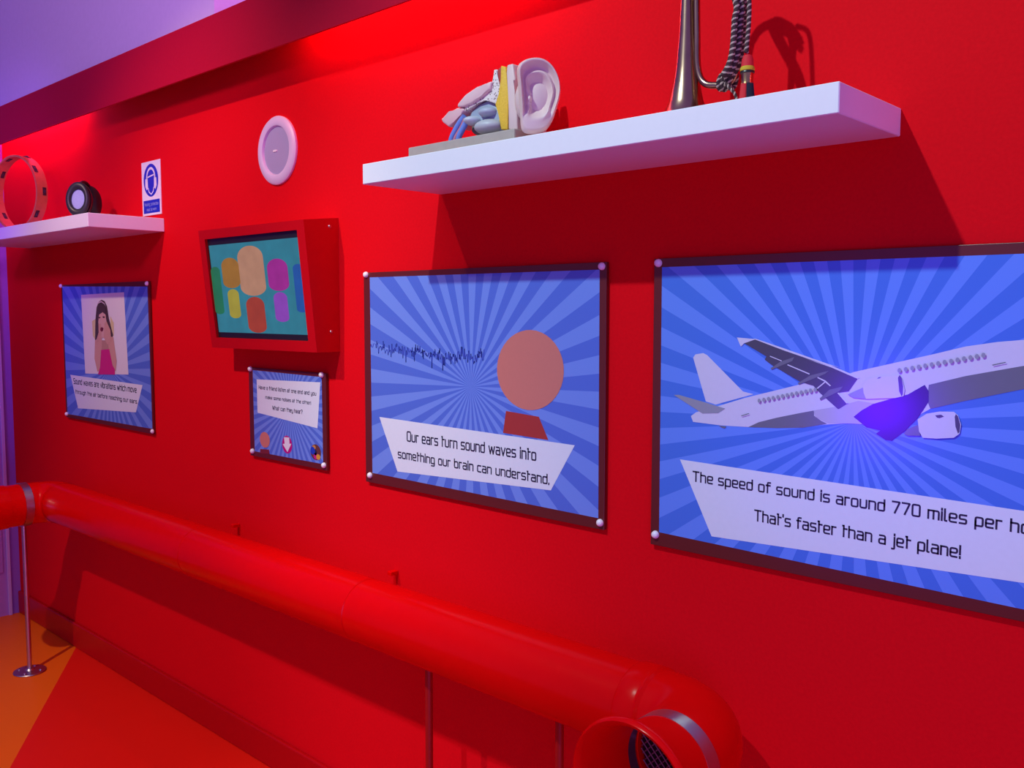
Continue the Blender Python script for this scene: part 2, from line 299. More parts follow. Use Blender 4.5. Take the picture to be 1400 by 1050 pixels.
         'under': [(-1.4814, -0.16, 1.932), (-1.4629, -0.16, 1.9231), (-1.4355, -0.16, 1.9053), (-1.4722, -0.16, 1.9068), (-1.4861, -0.16, 1.9166)]},
 'ear_tubes': [[(-1.4733, -0.17, 1.9436), (-1.4944, -0.17, 1.9259), (-1.5135, -0.17, 1.9027)], [(-1.471, -0.17, 1.9386), (-1.4827, -0.17, 1.9211), (-1.5016, -0.17, 1.9012)],
               [(-1.4665, -0.17, 1.9316), (-1.4758, -0.17, 1.9202), (-1.4899, -0.17, 1.9029)]],
 'girl': {'arm1': [(-0.0554, 0.3499), (0.0139, 0.3693), (0.0076, 0.3121), (-0.0149, 0.2235), (-0.0423, 0.2204), (-0.0661, 0.2737)],
          'arm2': [(0.0631, 0.3632), (0.1204, 0.3679), (0.1449, 0.271), (0.1339, 0.2321), (0.1094, 0.2274), (0.0827, 0.3003)],
          'chest': [(0.0057, 0.3513), (0.0746, 0.3529), (0.0853, 0.3127), (-0.001, 0.3101)],
          'eye1': [(-0.0092, 0.4455), (0.0077, 0.4467), (0.0073, 0.4421), (-0.007, 0.4409)],
          'eye2': [(0.0304, 0.4493), (0.0495, 0.4494), (0.049, 0.4434), (0.0324, 0.4433)],
          'face': [(-0.0037, 0.4615), (0.0302, 0.4669), (0.0561, 0.4599), (0.0641, 0.4266), (0.0555, 0.3913), (0.03, 0.3625), (0.0088, 0.3585), (-0.0059, 0.3832), (-0.015, 0.4259)],
          'fringe': [(-0.0177, 0.4758), (0.0246, 0.5005), (0.0604, 0.4828), (0.0622, 0.4547), (0.0301, 0.4659), (-0.011, 0.4544)],
          'hair': [(0.0218, 0.5164), (-0.0039, 0.5095), (-0.0286, 0.4865), (-0.0439, 0.4364), (-0.0557, 0.3463), (-0.0035, 0.3618), (0.0234, 0.3837), (0.0806, 0.3776), (0.112, 0.3642), (0.1193, 0.3748), (0.0857, 0.4408),
                   (0.0716, 0.4898), (0.0503, 0.5109)],
          'hand1': [(-0.0139, 0.4187), (0.0096, 0.419), (0.0117, 0.3621), (-0.0478, 0.3393), (-0.0144, 0.383)],
          'hand2': [(0.0446, 0.4194), (0.0644, 0.4301), (0.0983, 0.3954), (0.1031, 0.3535), (0.065, 0.335), (0.0342, 0.3626)],
          'headband': [(-0.0193, 0.4971), (-0.004, 0.5077), (0.0239, 0.5118), (0.0537, 0.5021), (0.0649, 0.488), (0.0534, 0.4975), (0.0235, 0.5068), (-0.0003, 0.5024)],
          'mouth': [(0.004, 0.4011), (0.0185, 0.4056), (0.0332, 0.4015), (0.0282, 0.3908), (0.0136, 0.3864), (0.0032, 0.3922)],
          'photo_card': [(-0.181, 0.5387), (0.2283, 0.5444), (0.2445, 0.2217), (-0.1657, 0.2066)],
          'sleeve1': [(-0.0789, 0.4289), (-0.0437, 0.4382), (-0.0511, 0.35), (-0.0754, 0.3676)],
          'sleeve2': [(0.0987, 0.4513), (0.1287, 0.4237), (0.1247, 0.3715), (0.0958, 0.3639)],
          'top': [(0.0025, 0.312), (0.08, 0.3178), (0.1073, 0.2519), (0.1263, 0.237), (0.1246, 0.2159), (-0.0373, 0.2091), (-0.0135, 0.2397)]},
 'knot': [(-0.8485, -0.14, 1.9262)],
 'mon': {'BL': [-2.7576, -0.0807, 1.3945],
         'BR': [-2.17, -0.081, 1.3964],
         'TL': [-2.7561, -0.1199, 1.7711],
         'TR': [-2.17, -0.1196, 1.7685],
         'sBL': [-2.7079, -0.0841, 1.4268],
         'sBR': [-2.2072, -0.0841, 1.4268],
         'sTL': [-2.726, -0.1168, 1.7408],
         'sTR': [-2.2092, -0.1168, 1.7415]},
 'pinna': [(-0.0077, 0.0804), (-0.0253, 0.0767), (-0.0371, 0.0699), (-0.0453, 0.0611), (-0.0429, 0.0425), (-0.0414, 0.0224), (-0.0399, 0.0023), (-0.0375, -0.0265), (-0.0363, -0.0496), (-0.035, -0.0685),
           (-0.025, -0.0712), (-0.0072, -0.0719), (0.0136, -0.067), (0.0231, -0.0547), (0.0298, -0.043), (0.0371, -0.0197), (0.0424, -0.0023), (0.045, 0.0151), (0.0428, 0.0352), (0.0353, 0.0538), (0.0248, 0.068),
           (0.01, 0.0778)],
 'pinna_c': [-1.2369, -0.19, 1.9461],
 'tassel': [(-0.7961, -0.15, 1.9567), (-0.7955, -0.15, 1.9342), (-0.7954, -0.15, 1.9267), (-0.7951, -0.15, 1.9173), (-0.7948, -0.15, 1.905), (-0.7922, -0.15, 1.8849)]}

# ------------------------------------------------------------ setting
XC = -4.86
bm = bmesh.new(); box(bm, XC, 1.6, 0, .1, 0, 2.42); struct(link('wall_back', bm, M_WALL))
bm = bbox(XC, 1.6, -.014, .0, 0, .112, .006, 3); struct(link('baseboard_back', bm, M_SKIRT))
# floor with a red area meeting an orange one
m = bpy.data.materials.new('floor_vinyl'); m.use_nodes = True; nt = m.node_tree; b = nt.nodes['Principled BSDF']; b.inputs['Roughness'].default_value = .5
b.inputs['Specular IOR Level'].default_value = .25
tc = nt.nodes.new('ShaderNodeTexCoord'); sx = nt.nodes.new('ShaderNodeSeparateXYZ'); nt.links.new(tc.outputs['Object'], sx.inputs[0])
m1 = nt.nodes.new('ShaderNodeMath'); m1.operation = 'MULTIPLY_ADD'; m1.inputs[1].default_value = .617; m1.inputs[2].default_value = 2.578
nt.links.new(sx.outputs[0], m1.inputs[0])
m2 = nt.nodes.new('ShaderNodeMath'); m2.operation = 'ADD'; nt.links.new(m1.outputs[0], m2.inputs[0]); nt.links.new(sx.outputs[1], m2.inputs[1])
m3 = nt.nodes.new('ShaderNodeMath'); m3.operation = 'GREATER_THAN'; m3.inputs[1].default_value = 0; nt.links.new(m2.outputs[0], m3.inputs[0])
mx = nt.nodes.new('ShaderNodeMix'); mx.data_type = 'RGBA'; nt.links.new(m3.outputs[0], mx.inputs[0])
mx.inputs[6].default_value = (.95, .165, .003, 1); mx.inputs[7].default_value = (.86, .012, .004, 1)
nt.links.new(mx.outputs[2], b.inputs['Base Color'])
bm = bmesh.new(); box(bm, XC - .1, 1.6, -4.2, .1, -.06, 0); struct(link('floor', bm, m))
# pelmet along the wall top, open below, with small downlights behind it
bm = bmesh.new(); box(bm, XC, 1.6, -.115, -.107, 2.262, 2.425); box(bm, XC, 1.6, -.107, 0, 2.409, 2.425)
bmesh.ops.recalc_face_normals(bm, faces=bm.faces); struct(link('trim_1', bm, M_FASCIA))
for x, e, col in ((-4.36, 2.9, (1, .05, .42)), (-1.80, 2.6, (1, .08, .12)), (.6, 2.6, (1, .08, .12))):
    l = lamp('pelmet_light_strip', 'AREA', (x, -.072, 2.385), (x, -.02, 2.1), e, col, .95); l.data.shape = 'RECTANGLE'; l.data.size_y = .02
# plaster above: a wall section on the left that ends in a reveal
bm = bmesh.new(); box(bm, XC, -2.835, 0, .1, 2.42, 3.9); struct(link('wall_upper', bm, M_PLASTER))
bm = bmesh.new(); box(bm, -2.835, 1.6, .9, 1.0, 2.42, 3.9); struct(link('wall_recess', bm, M_PLASTER))
bm = bmesh.new(); box(bm, -2.935, -2.835, .1, .9, 2.42, 3.9); struct(link('wall_reveal', bm, M_PLASTER))
lamp('violet_wash', 'SPOT', (-1.6, .35, 3.6), (-2.835, .4, 2.6), 52, (1, .17, .92), .1, 90, .8)
# left wall with a framed door
bm = bmesh.new(); box(bm, XC - .1, XC, -.046, .0, 0, 3.9); box(bm, XC - .1, XC, -3.2, -1.05, 0, 3.9); box(bm, XC - .1, XC, -1.05, -.046, 2.1, 3.9)
struct(link('wall_left', bm, M_LILAC))
door = struct(link('door_1', bbox(XC - .06, XC + .004, -1.05, -.046, 0, 2.1), mat('lilac_door_paint', (.5, .24, .6), .5)))
link('door_frame', bbox(XC + .0045, XC + .016, -.062, -.046, 0, 2.1, .002), mat('pale_door_frame', (.62, .45, .78), .45), door)
link('door_pane', bbox(XC + .0045, XC + .008, -.95, -.075, .78, 1.95), mat('dark_door_glass', (.02, .018, .03), .15), door)
link('door_panel', bbox(XC + .0045, XC + .012, -.95, -.078, .22, .66, .003), mat('lilac_door_paint', (0, 0, 0)), door)

# ------------------------------------------------------------ shelves
def shelf(x0, x1, y, z0, z1, label):
    o = link('floating_shelf', bbox(x0, x1, -y, -.0005, z0, z1, .0015, 1), M_WHITE)
    tag(o, label, 'shelf', 'white floating shelves')
shelf(-1.735, -.588, .25, 1.811, 1.858, 'white floating shelf under the ear model and the bugle')
shelf(-4.55, -3.225, .275, 1.803, 1.851, 'white floating shelf under the tambourine and ear defenders')

# ------------------------------------------------------------ lettering drawn with a square single-line alphabet
def r_(pts, r=1.1):
    out = [pts[0]]
    for a, b, c in zip(pts, pts[1:], pts[2:]):
        A, B, Cc = Vector(a), Vector(b), Vector(c); la, lc = (A - B).length, (Cc - B).length
        k = min(r, la * .45, lc * .45); p = B + (A - B).normalized() * k; s = B + (Cc - B).normalized() * k
        for i in range(5):
            t = i / 4; q = p * (1 - t) ** 2 + B * 2 * t * (1 - t) + s * t * t; out.append((q.x, q.y))
    return out + [pts[-1]]
def loop(w, h): return r_([(w / 2, 0), (w, 0), (w, h), (0, h), (0, 0), (w / 2, 0)])
def dot(x, y): return [(x, y - .42), (x, y + .42)]
GL = {
 'a': (4, [r_([(.4, 5), (4, 5), (4, 0)]), r_([(4, 0), (0, 0), (0, 2.8), (4, 2.8)])]), 'b': (4, [[(0, 7), (0, 3)], loop(4, 5)]),
 'c': (3.7, [r_([(3.7, 5), (0, 5), (0, 0), (3.7, 0)])]), 'd': (4, [[(4, 7), (4, 3)], loop(4, 5)]),
 'e': (4, [r_([(3.8, 0), (0, 0), (0, 5), (4, 5), (4, 2.4), (0, 2.4)])]), 'f': (2.8, [r_([(2.9, 7), (.9, 7), (.9, 0)]), [(0, 5), (2.7, 5)]]),
 'g': (4, [loop(4, 5), r_([(4, 4), (4, -2), (.3, -2)])]), 'h': (4, [[(0, 7), (0, 0)], r_([(0, 5), (4, 5), (4, 0)])]),
 'i': (0, [[(0, 5), (0, 0)], dot(0, 6.7)]), 'j': (1, [r_([(1, 5), (1, -2), (-.5, -2)]), dot(1, 6.7)]),
 'k': (3.8, [[(0, 7), (0, 0)], [(0, 2.5), (1.3, 2.5), (3.5, 5)], [(1.3, 2.5), (3.8, 0)]]), 'l': (1, [r_([(0, 7), (0, 0), (1, 0)])]),
 'm': (6.2, [[(0, 5), (0, 0)], r_([(0, 5), (6.2, 5), (6.2, 0)]), [(3.1, 5), (3.1, 0)]]), 'n': (4, [[(0, 5), (0, 0)], r_([(0, 5), (4, 5), (4, 0)])]),
 'o': (4, [loop(4, 5)]), 'p': (4, [[(0, 3), (0, -2)], loop(4, 5)]), 'r': (2.6, [[(0, 5), (0, 0)], [(0, 5), (2.6, 5)]]),
 's': (3.8, [r_([(3.7, 5), (0, 5), (0, 2.5), (3.8, 2.5), (3.8, 0), (.1, 0)], .9)]), 't': (2.6, [[(.6, 7), (.6, 0)], r_([(0, 6.9), (.6, 6.9)]), [(.6, 5), (2.7, 5)]]),
 'u': (4, [r_([(0, 5), (0, 0), (4, 0), (4, 5)])]), 'v': (4, [[(0, 5), (2, 0), (4, 5)]]), 'w': (6.2, [[(0, 5), (1.5, 0), (3.1, 4.6), (4.7, 0), (6.2, 5)]]),
 'y': (4, [r_([(0, 5), (0, 0), (4, 0)]), r_([(4, 5), (4, -2), (.3, -2)])]),
 'O': (4.6, [loop(4.6, 7)]), '0': (4.4, [loop(4.4, 7)]), 'T': (4.8, [[(0, 7), (4.8, 7)], [(2.4, 7), (2.4, 0)]]),
 'S': (4.4, [r_([(4.2, 7), (0, 7), (0, 3.6), (4.4, 3.6), (4.4, 0), (.1, 0)], .9)]), 'H': (4.4, [[(0, 7), (0, 0)], [(4.4, 7), (4.4, 0)], [(0, 3.6), (4.4, 3.6)]]),
 'W': (7, [[(0, 7), (1.7, 0), (3.5, 6), (5.3, 0), (7, 7)]]), '7': (4.4, [r_([(0, 7), (4.4, 7), (1.5, 0)], .4)]),
 '.': (0, [dot(0, .1)]), "'": (0, [[(0, 7.2), (0, 5.8)]]), '!': (0, [[(0, 7), (0, 1.9)], dot(0, .1)]),
 '?': (3.8, [r_([(0, 5.8), (0, 7), (3.8, 7), (3.8, 3.8), (1.7, 3.8), (1.7, 1.8)], .9), dot(1.7, .1)]),
}
SP = 1.75
def adv(s, n=None):
    x = 0
    for ch in s: x += 3.4 if ch == ' ' else GL[ch][0] + SP
    return x - SP
def cuts(strokes):                             # split a stroke where it turns back sharply
    for st in strokes:
        cur = [st[0]]
        for a, b, c in zip(st, st[1:], st[2:]):
            cur.append(b)
            if (Vector(b) - Vector(a)).normalized().dot((Vector(c) - Vector(b)).normalized()) < .2: yield cur; cur = [b]
        yield cur + [st[-1]]
def letters(s, p0, p1, cap, y, bm, fit=None, wt=1.15):
    kx = ((p1[0] - p0[0])) / adv(fit or s); kz = cap / 7; sl = (p1[1] - p0[1]) / (p1[0] - p0[0]); x = 0
    T = lambda a, b: (p0[0] + a * kx, p0[1] + a * kx * sl + b * kz)
    hw = wt / 2
    for ch in s:
        if ch == ' ': x += 3.4; continue
        for st in cuts(GL[ch][1]):
            P = [Vector(T(x + a, b)) for a, b in st]; L = []; R_ = []
            ww = hw * (kx + kz) / 2
            for i, p in enumerate(P):
                d1 = (p - P[i - 1]).normalized() if i else None; d2 = (P[i + 1] - p).normalized() if i < len(P) - 1 else None
                if i == 0 and (P[0] - P[-1]).length < 1e-7: d1 = (P[-1] - P[-2]).normalized()
                if i == len(P) - 1 and (P[0] - P[-1]).length < 1e-7: d2 = (P[1] - P[0]).normalized()
                d = ((d1 or d2) + (d2 or d1)); d = d.normalized() if d.length > 1e-6 else (d1 or d2)
                nn = Vector((-d.y, d.x)); n1 = Vector((-(d1 or d2).y, (d1 or d2).x)); k = min(1 / max(nn.dot(n1), .4), 1.8)
                e = Vector((0, 0))
                if (P[0] - P[-1]).length > 1e-7 and i in (0, len(P) - 1): e = d * ww * (-.9 if i == 0 else .9)
                L.append(bm.verts.new((p.x + nn.x * ww * k + e.x, y, p.y + nn.y * ww * k + e.y))); R_.append(bm.verts.new((p.x - nn.x * ww * k + e.x, y, p.y - nn.y * ww * k + e.y)))
            for i in range(len(P) - 1): bm.faces.new((R_[i], R_[i + 1], L[i + 1], L[i]))
        x += GL[ch][0] + SP
    return bm

# ------------------------------------------------------------ posters
BLUE_A, BLUE_B = (.085, .165, .66), (.165, .28, .80)
INK_TXT = ink('charcoal_lettering', (.022, .018, .045)); INK_PANEL = ink('pale_panel', (.76, .80, .90))
YB, YF, YP = -.0025, -.0115, -.0118
def poster(key, org, board, prnt, caps, cen, n, phase, label, group='blue sunburst wall posters'):
    t = thing('wall_poster', (org[0], 0, org[1]), label, 'poster', group)
    link('backing_board', slab(board, YF, YB, .0008), M_BOARD, t)
    p = link('printed_sheet', flat(prnt, YP), sunburst('sunburst_print_' + key, cen, n, phase, *((BLUE_A, BLUE_B) if key != 'J' else ((.060, .185, .74), (.125, .275, .90)))), t)
    for c in caps:
        link('screw_cap', lathe([(.0001, .009), (.004, .0085), (.0072, .006), (.0085, .002), (.0085, 0)], (c[0], YF - .0003, c[1]), (0, -1, 0), 20), M_CAP, t, True)
    link('caption_panel', flat(D[key + '_panel'], YP - .0003), INK_PANEL, p)
    return t, p
def lines(key, p, texts, fits=None):
    for i, (s, (a, b, c)) in enumerate(zip(texts, D[key + '_t'])):
        link('caption_line', letters(s, a, b, c[1] - a[1], YP - .0006, bmesh.new(), fits[i] if fits else None), INK_TXT, p)
rect = lambda x0, x1, z0, z1: [(x0, z0), (x1, z0), (x1, z1), (x0, z1)]

# girl poster
t, p = poster('A', (-3.78, 1.042), rect(-.39, .438, .003, .584), D['A_print'], D['A_caps'], D['A_c'], 36, .2,
              'blue sunburst poster with a photo of a shouting girl in a pink top')
lines('A', p, ['Sound waves are vibrations which move', 'through the air before reaching our ears.'])
G = D['girl']; SK = ink('skin_print', (.62, .33, .27)); HR = ink('dark_hair_print', (.075, .04, .045)); PK = ink('pink_top_print', (.62, .015, .20))
c = link('photo_card', flat(G['photo_card'], YP - .0003), ink('photo_white', (.78, .74, .78)), p)
lay = [('sleeve', 'sleeve1', ink('pale_yellow_print', (.70, .58, .30))), ('sleeve', 'sleeve2', ink('pale_yellow_print', 0)), ('hair', 'hair', HR), ('chest', 'chest', ink('chest_print', (.48, .25, .20))),
       ('arm', 'arm1', SK), ('arm', 'arm2', SK), ('pink_top', 'top', PK), ('face', 'face', ink('face_print', (.68, .40, .36))), ('fringe', 'fringe', HR),
       ('hand', 'hand1', SK), ('hand', 'hand2', SK), ('mouth', 'mouth', ink('mouth_print', (.16, .012, .03))), ('eye', 'eye1', HR), ('eye', 'eye2', HR), ('headband', 'headband', ink('headband_print', (.60, .42, .52)))]
for i, (nm, k, mm) in enumerate(lay): link('photo_' + nm, flat(G[k], YP - .0006 - i * .00015), mm, p)

# small instruction poster
t, p = poster('S', (-2.456, 1.037), rect(-.196, .228, .003, .2935), D['S_print'], D['S_caps'], D['S_c'], 44, .1,
              'small blue instruction poster with a pink arrow, below the screen box')
lines('S', p, ['Have a friend listen at one end and you', 'make some noises at the other!', 'What can they hear?'])
def ell(k): c, l, tp, bt = D[k]; return (c[0], (tp[1] + bt[1]) / 2), abs(c[0] - l[0]), (tp[1] - bt[1]) / 2
c, rx, rz = ell('S_arrowbg'); link('arrow_badge', flat(disc(c, rx, rz), YP - .0003), ink('magenta', (.50, .006, .20)), p)
link('arrow', flat(D['S_arrow'], YP - .0006), ink('arrow_white', (.82, .74, .84)), p)
c, rx, rz = ell('S_pill'); link('plain_oval', flat(disc(c, rx * .9, rz * .85), YP - .0006), ink('salmon', (.62, .20, .15)), p)
link('plain_block', flat(D['S_pillbase'], YP - .0003), ink('brick_red', (.20, .02, .015)), p)
c, rx, rz = ell('S_badge')
link('round_badge', flat(disc(c, rx, rz), YP - .0003), ink('badge_brown', (.14, .04, .03)), p)
for dx, dz, a, b2, col, nm in ((-.55, .15, .45, .5, (.01, .05, .5), 'badge_blue'), (.05, -.5, .45, .42, (.55, .02, .2), 'badge_pink'), (.5, -.55, .4, .35, (.7, .35, .02), 'badge_yellow'), (-.3, .6, .35, .25, (.6, .25, .04), 'badge_orange'), (-.05, -.05, .3, .35, (.02, .02, .05), 'badge_dark')):
    link('badge_patch', flat(disc((c[0] + dx * rx, c[1] + dz * rz), a * rx, b2 * rz, 16), YP - .0006 - abs(dx) * .0003), ink(nm, col), p)

# ears poster
t, p = poster('E', (-1.63, 1.029), rect(-.412, .432, .003, .592), D['E_print'], D['E_caps'], D['E_c'], 32, .35,
              'blue sunburst poster with a jagged sound wave, between screen box and jet poster')
lines('E', p, ['Our ears turn sound waves into', 'something our brain can understand.'])
bm = bmesh.new(); W = D['E_wave']; pts = []
N = 250
for i in range(N):
    f = i / (N - 1) * 3; k = min(int(f), 2); u = f - k
    pts.append((W[k][0] + (W[k + 1][0] - W[k][0]) * u, W[k][1] + (W[k + 1][1] - W[k][1]) * u + random.gauss(0, .0125) * (1 if i % 2 else .4) + .006 * math.sin(i * .13)))
for a, b2 in zip(pts, pts[1:]):
    wv = .0013; bm.faces.new([bm.verts.new((x, YP - .0003, z)) for x, z in ((a[0] - wv, a[1]), (a[0] + wv, a[1]), (b2[0] + wv, b2[1]), (b2[0] - wv, b2[1]))])
bmesh.ops.recalc_face_normals(bm, faces=bm.faces)
link('sound_wave', bm, ink('navy_wave', (.04, .07, .46)), p)
c, rx, rz = ell('E_oval')
link('plain_block', flat(D['E_body'], YP - .0003), ink('brick_orange', (.40, .035, .02)), p)
link('plain_oval', flat(disc(c, rx * .96, rz * .98, 40, .12), YP - .0006), ink('salmon', (0, 0, 0)), p)

# jet poster
t, p = poster('J', (-.661, 1.02), rect(-.414, .427, .003, .603), [D['J_print'][0], (.408, .585), (.408, .022), D['J_print'][3]],
              D['J_caps'] + [(.414, .592), (.414, .016)], D['J_c'], 38, .3, 'large blue sunburst poster with a white jet airliner, under the bugle shelf')
# panel runs on to the right past the words
lines('J', p, ['The speed of sound is around 770 miles per hour', "That's faster than a jet plane!"], ['The speed of sound is around 770 miles per', "That's faster than a jet plane!"])
A = D['air']
WHT = ink('jet_white', (.66, .64, .80)); GRY = ink('jet_grey', (.16, .16, .20)); DK = ink('jet_dark', (.075, .07, .10)); MID = ink('jet_mid_grey', (.30, .31, .38))
order = [('tail_fin', 'fin', WHT), ('fuselage', 'fuselage', WHT), ('belly', 'belly_rear', GRY), ('belly', 'belly_front', GRY), ('belly_fairing', 'fairing', ink('jet_fairing', (.48, .46, .56))), ('wing_root', 'root', ink('jet_root', (.035, .025, .10))),
         ('tailplane', 'tailplane', MID), ('tail_skid', 'tailskid', GRY), ('wing', 'wing', DK), ('leading_edge', 'wing_edge', WHT), ('winglet', 'winglet', WHT),
         ('flap_fairing', 'flap1', GRY), ('flap_fairing', 'flap2', GRY), ('flap_fairing', 'flap3', GRY), ('flap_gap', 'gap1', WHT), ('flap_gap', 'gap2', WHT), ('flap_gap', 'gap3', WHT), ('flap_gap', 'gap4', WHT), ('flap_gap', 'gap5', WHT),
         ('exhaust_cone', 'cone1', MID), ('engine', 'engine1', WHT), ('engine_intake', 'intake1', DK), ('engine_vent', 'vent1', GRY),
         ('exhaust_cone', 'cone2', GRY), ('engine', 'engine2', WHT), ('engine_intake', 'intake2', DK), ('engine_vent', 'vent2', DK), ('door_sill', 'hold', GRY), ('door_sill', 'hold2', GRY)]
for i, (nm, k, mm) in enumerate(order):
    pts = [q for q in A[k]]
    pts = [(min(x, .407), z) for x, z in pts]
    link('airliner_' + nm, flat(pts, YP - .0003 - i * .0001), mm, p)
for row in (D['air_win'][:13], D['air_win'][13:]):
    bm = bmesh.new()
    for x, z in row: flat(disc((x, z), .0032, .0042, 10), YP - .0034, bm)
    link('airliner_window_row', bm, MID, p)

# ------------------------------------------------------------ ear protection sign
t = thing('safety_sign', (-3.313, 0, 1.869), 'small white and blue ear protection sign by the left shelf end', 'sign')
link('sign_plate', bbox(-.074, .074, -.004, -.0005, 0, .198, .0006, 1), mat('white_sign_plate', (.84, .80, .84), .35), t)
SB = mat('sign_blue', (.012, .03, .52), .35); SW = mat('sign_white', (.82, .78, .84), .35)
link('blue_disc', flat(disc((0, .128), .058, .060, 48), -.0043), SB, t)
bm = bmesh.new()                               # white headset outline and jaw line
arc = [(.036 * math.cos(a), .136 + .040 * math.sin(a)) for a in (PI * i / 20 for i in range(21))]
inn = [(.028 * math.cos(a), .136 + .031 * math.sin(a)) for a in (PI * i / 20 for i in range(21))]
for i in range(20): flat([arc[i], arc[i + 1], inn[i + 1], inn[i]], -.0046, bm)
for s in (-1, 1): flat([(s * .044, .134), (s * .026, .140), (s * .024, .100), (s * .034, .093), (s * .045, .106)], -.0046, bm)
flat([(-.025, .143), (.025, .149), (.025, .144), (-.025, .138)], -.0046, bm)
for s in (-1, 1): flat([(s * .024, .100), (s * .018, .084), (0, .074), (0, .079), (s * .014, .087), (s * .020, .102)], -.0046, bm)
link('headset_symbol', bm, SW, t)
link('blue_panel', flat(rect(-.064, .064, .008, .056), -.0043), SB, t)
bm = bmesh.new()
GLX = 'Hearing protection must be worn'
for s_, hw, z in (('Hearing protection', .054, .036), ('must be worn', .038, .017)):
    link('sign_line', letters(s_, (-hw, z), (hw, z), .0105, -.0046, bmesh.new()), mat('sign_pale_blue', (.30, .36, .80), .35), t)

# ------------------------------------------------------------ round wall speaker
t = thing('wall_speaker', (-2.472, 0, 2.007), 'round white speaker set in the red wall above the screen box', 'speaker')
link('rim', lathe([(.104, 0), (.104, -.006), (.100, -.010), (.080, -.013), (.075, -.011), (.072, -.004), (.072, 0)], (0, 0, 0), (0, 1, 0), 56), M_SPK, t, True)
link('grille', lathe([(.072, -.004), (.06, -.0055), (.04, -.0068), (.02, -.0074), (.0001, -.0075)], (0, 0, 0), (0, 1, 0), 56), M_MESH, t, True)
link('badge', bbox(-.015, .005, -.0098, -.0070, -.004, .002, .0005, 1), M_CAP, t)

# ------------------------------------------------------------ screen box
MO = {k: Vector(v) for k, v in D['mon'].items()}
org = Vector((-2.463, 0, 1.40)); t = thing('screen_box', org, 'red wall box holding a colourful screen, above the small poster', 'screen')
TL, TR, BR, BL = (MO[k] - org for k in ('TL', 'TR', 'BR', 'BL')); sTL, sTR, sBR, sBL = (MO[k] - org for k in ('sTL', 'sTR', 'sBR', 'sBL'))
nrm = (TR - TL).cross(BL - TL).normalized()
if nrm.y > 0: nrm = -nrm
xl, xr = TL.x, TR.x; sTL.x = sBL.x = xl + .034; sTR.x = sBR.x = xr - .037
for a in (sTL, sTR): a.z = TL.z - .029
for a in (sBL, sBR): a.z = BR.z + .031
def onface(v): v.y = TL.y + (BL.y - TL.y) * (TL.z - v.z) / (TL.z - BL.z)
for v in (sTL, sTR, sBR, sBL): onface(v)
bm = bmesh.new(); V = lambda v: bm.verts.new(v)
o = [V(v) for v in (TL, TR, BR, BL)]; i_ = [V(v) for v in (sTL, sTR, sBR, sBL)]; dp = [V(v - nrm * .010) for v in (sTL, sTR, sBR, sBL)]
wz = .0005
k = [V(v) for v in (Vector((xl, -wz, TL.z + .013)), Vector((xr, -wz, TR.z + .013)), Vector((xr, -wz, BR.z)), Vector((xl, -wz, BL.z)))]
for a in range(4):
    b2 = (a + 1) % 4
    bm.faces.new((o[a], o[b2], i_[b2], i_[a])); bm.faces.new((i_[a], i_[b2], dp[b2], dp[a])); bm.faces.new((o[b2], o[a], k[a], k[b2]))
bm.faces.new(k); bmesh.ops.recalc_face_normals(bm, faces=bm.faces)
link('housing', bm, M_BOXRED, t)
for z in (.355, .055):
    link('side_screw', lathe([(.0001, .002), (.004, .0015), (.005, 0)], (xr, -.03, z), (1, 0, 0), 14), M_STEEL, t, True)
bm = bmesh.new(); e = nrm * -.0085
bm.faces.new([bm.verts.new(v + e) for v in (sBL, sBR, sTR, sTL)]); scr = link('screen_bezel', bm, M_BLACK, t)
def S(u, v, h=.0):                             # point on the screen, u right, v up in 0..1
    return sBL.lerp(sBR, u).lerp(sTL.lerp(sTR, u), v) - nrm * .0082 + nrm * h
def sflat(pts, h, name, col, s, parent):
    bm = bmesh.new()
    if area2(pts) < 0: pts = pts[::-1]
    bm.faces.new([bm.verts.new(S(u, v, h)) for u, v in pts]); return link(name, bm, emis(name + '_' + str(col), col, s), parent)
pic = sflat(rect(.012, .988, .055, .935), 0, 'screen_picture', (.03, .27, .38), .62, scr)
def pill(cx, z0, z1, hw):
    pts = [(cx + hw * math.cos(a), z1 - hw * .8 + hw * .8 * math.sin(a)) for a in (PI * i / 14 for i in range(15))]
    return pts + [(cx + hw * math.cos(a), z0 + hw * .6 + hw * .6 * math.sin(a)) for a in (PI + PI * i / 14 for i in range(15))]
for cx, z0, z1, hw, col in ((.055, .24, .72, .055, (.01, .22, .10)), (.95, .26, .70, .05, (.01, .12, .50)),
                            (.235, .50, .80, .10, (.45, .20, .02)), (.235, .20, .49, .065, (.50, .42, .04)),
                            (.745, .46, .76, .105, (.45, .03, .36)), (.745, .17, .45, .07, (.34, .08, .62)),
                            (.47, .42, .90, .14, (.62, .31, .19)), (.47, .06, .41, .10, (.48, .06, .02))):
    sflat(pill(cx, z0, z1, hw), .0003 + .0002 * random.random(), 'screen_shape', col, .62, pic)

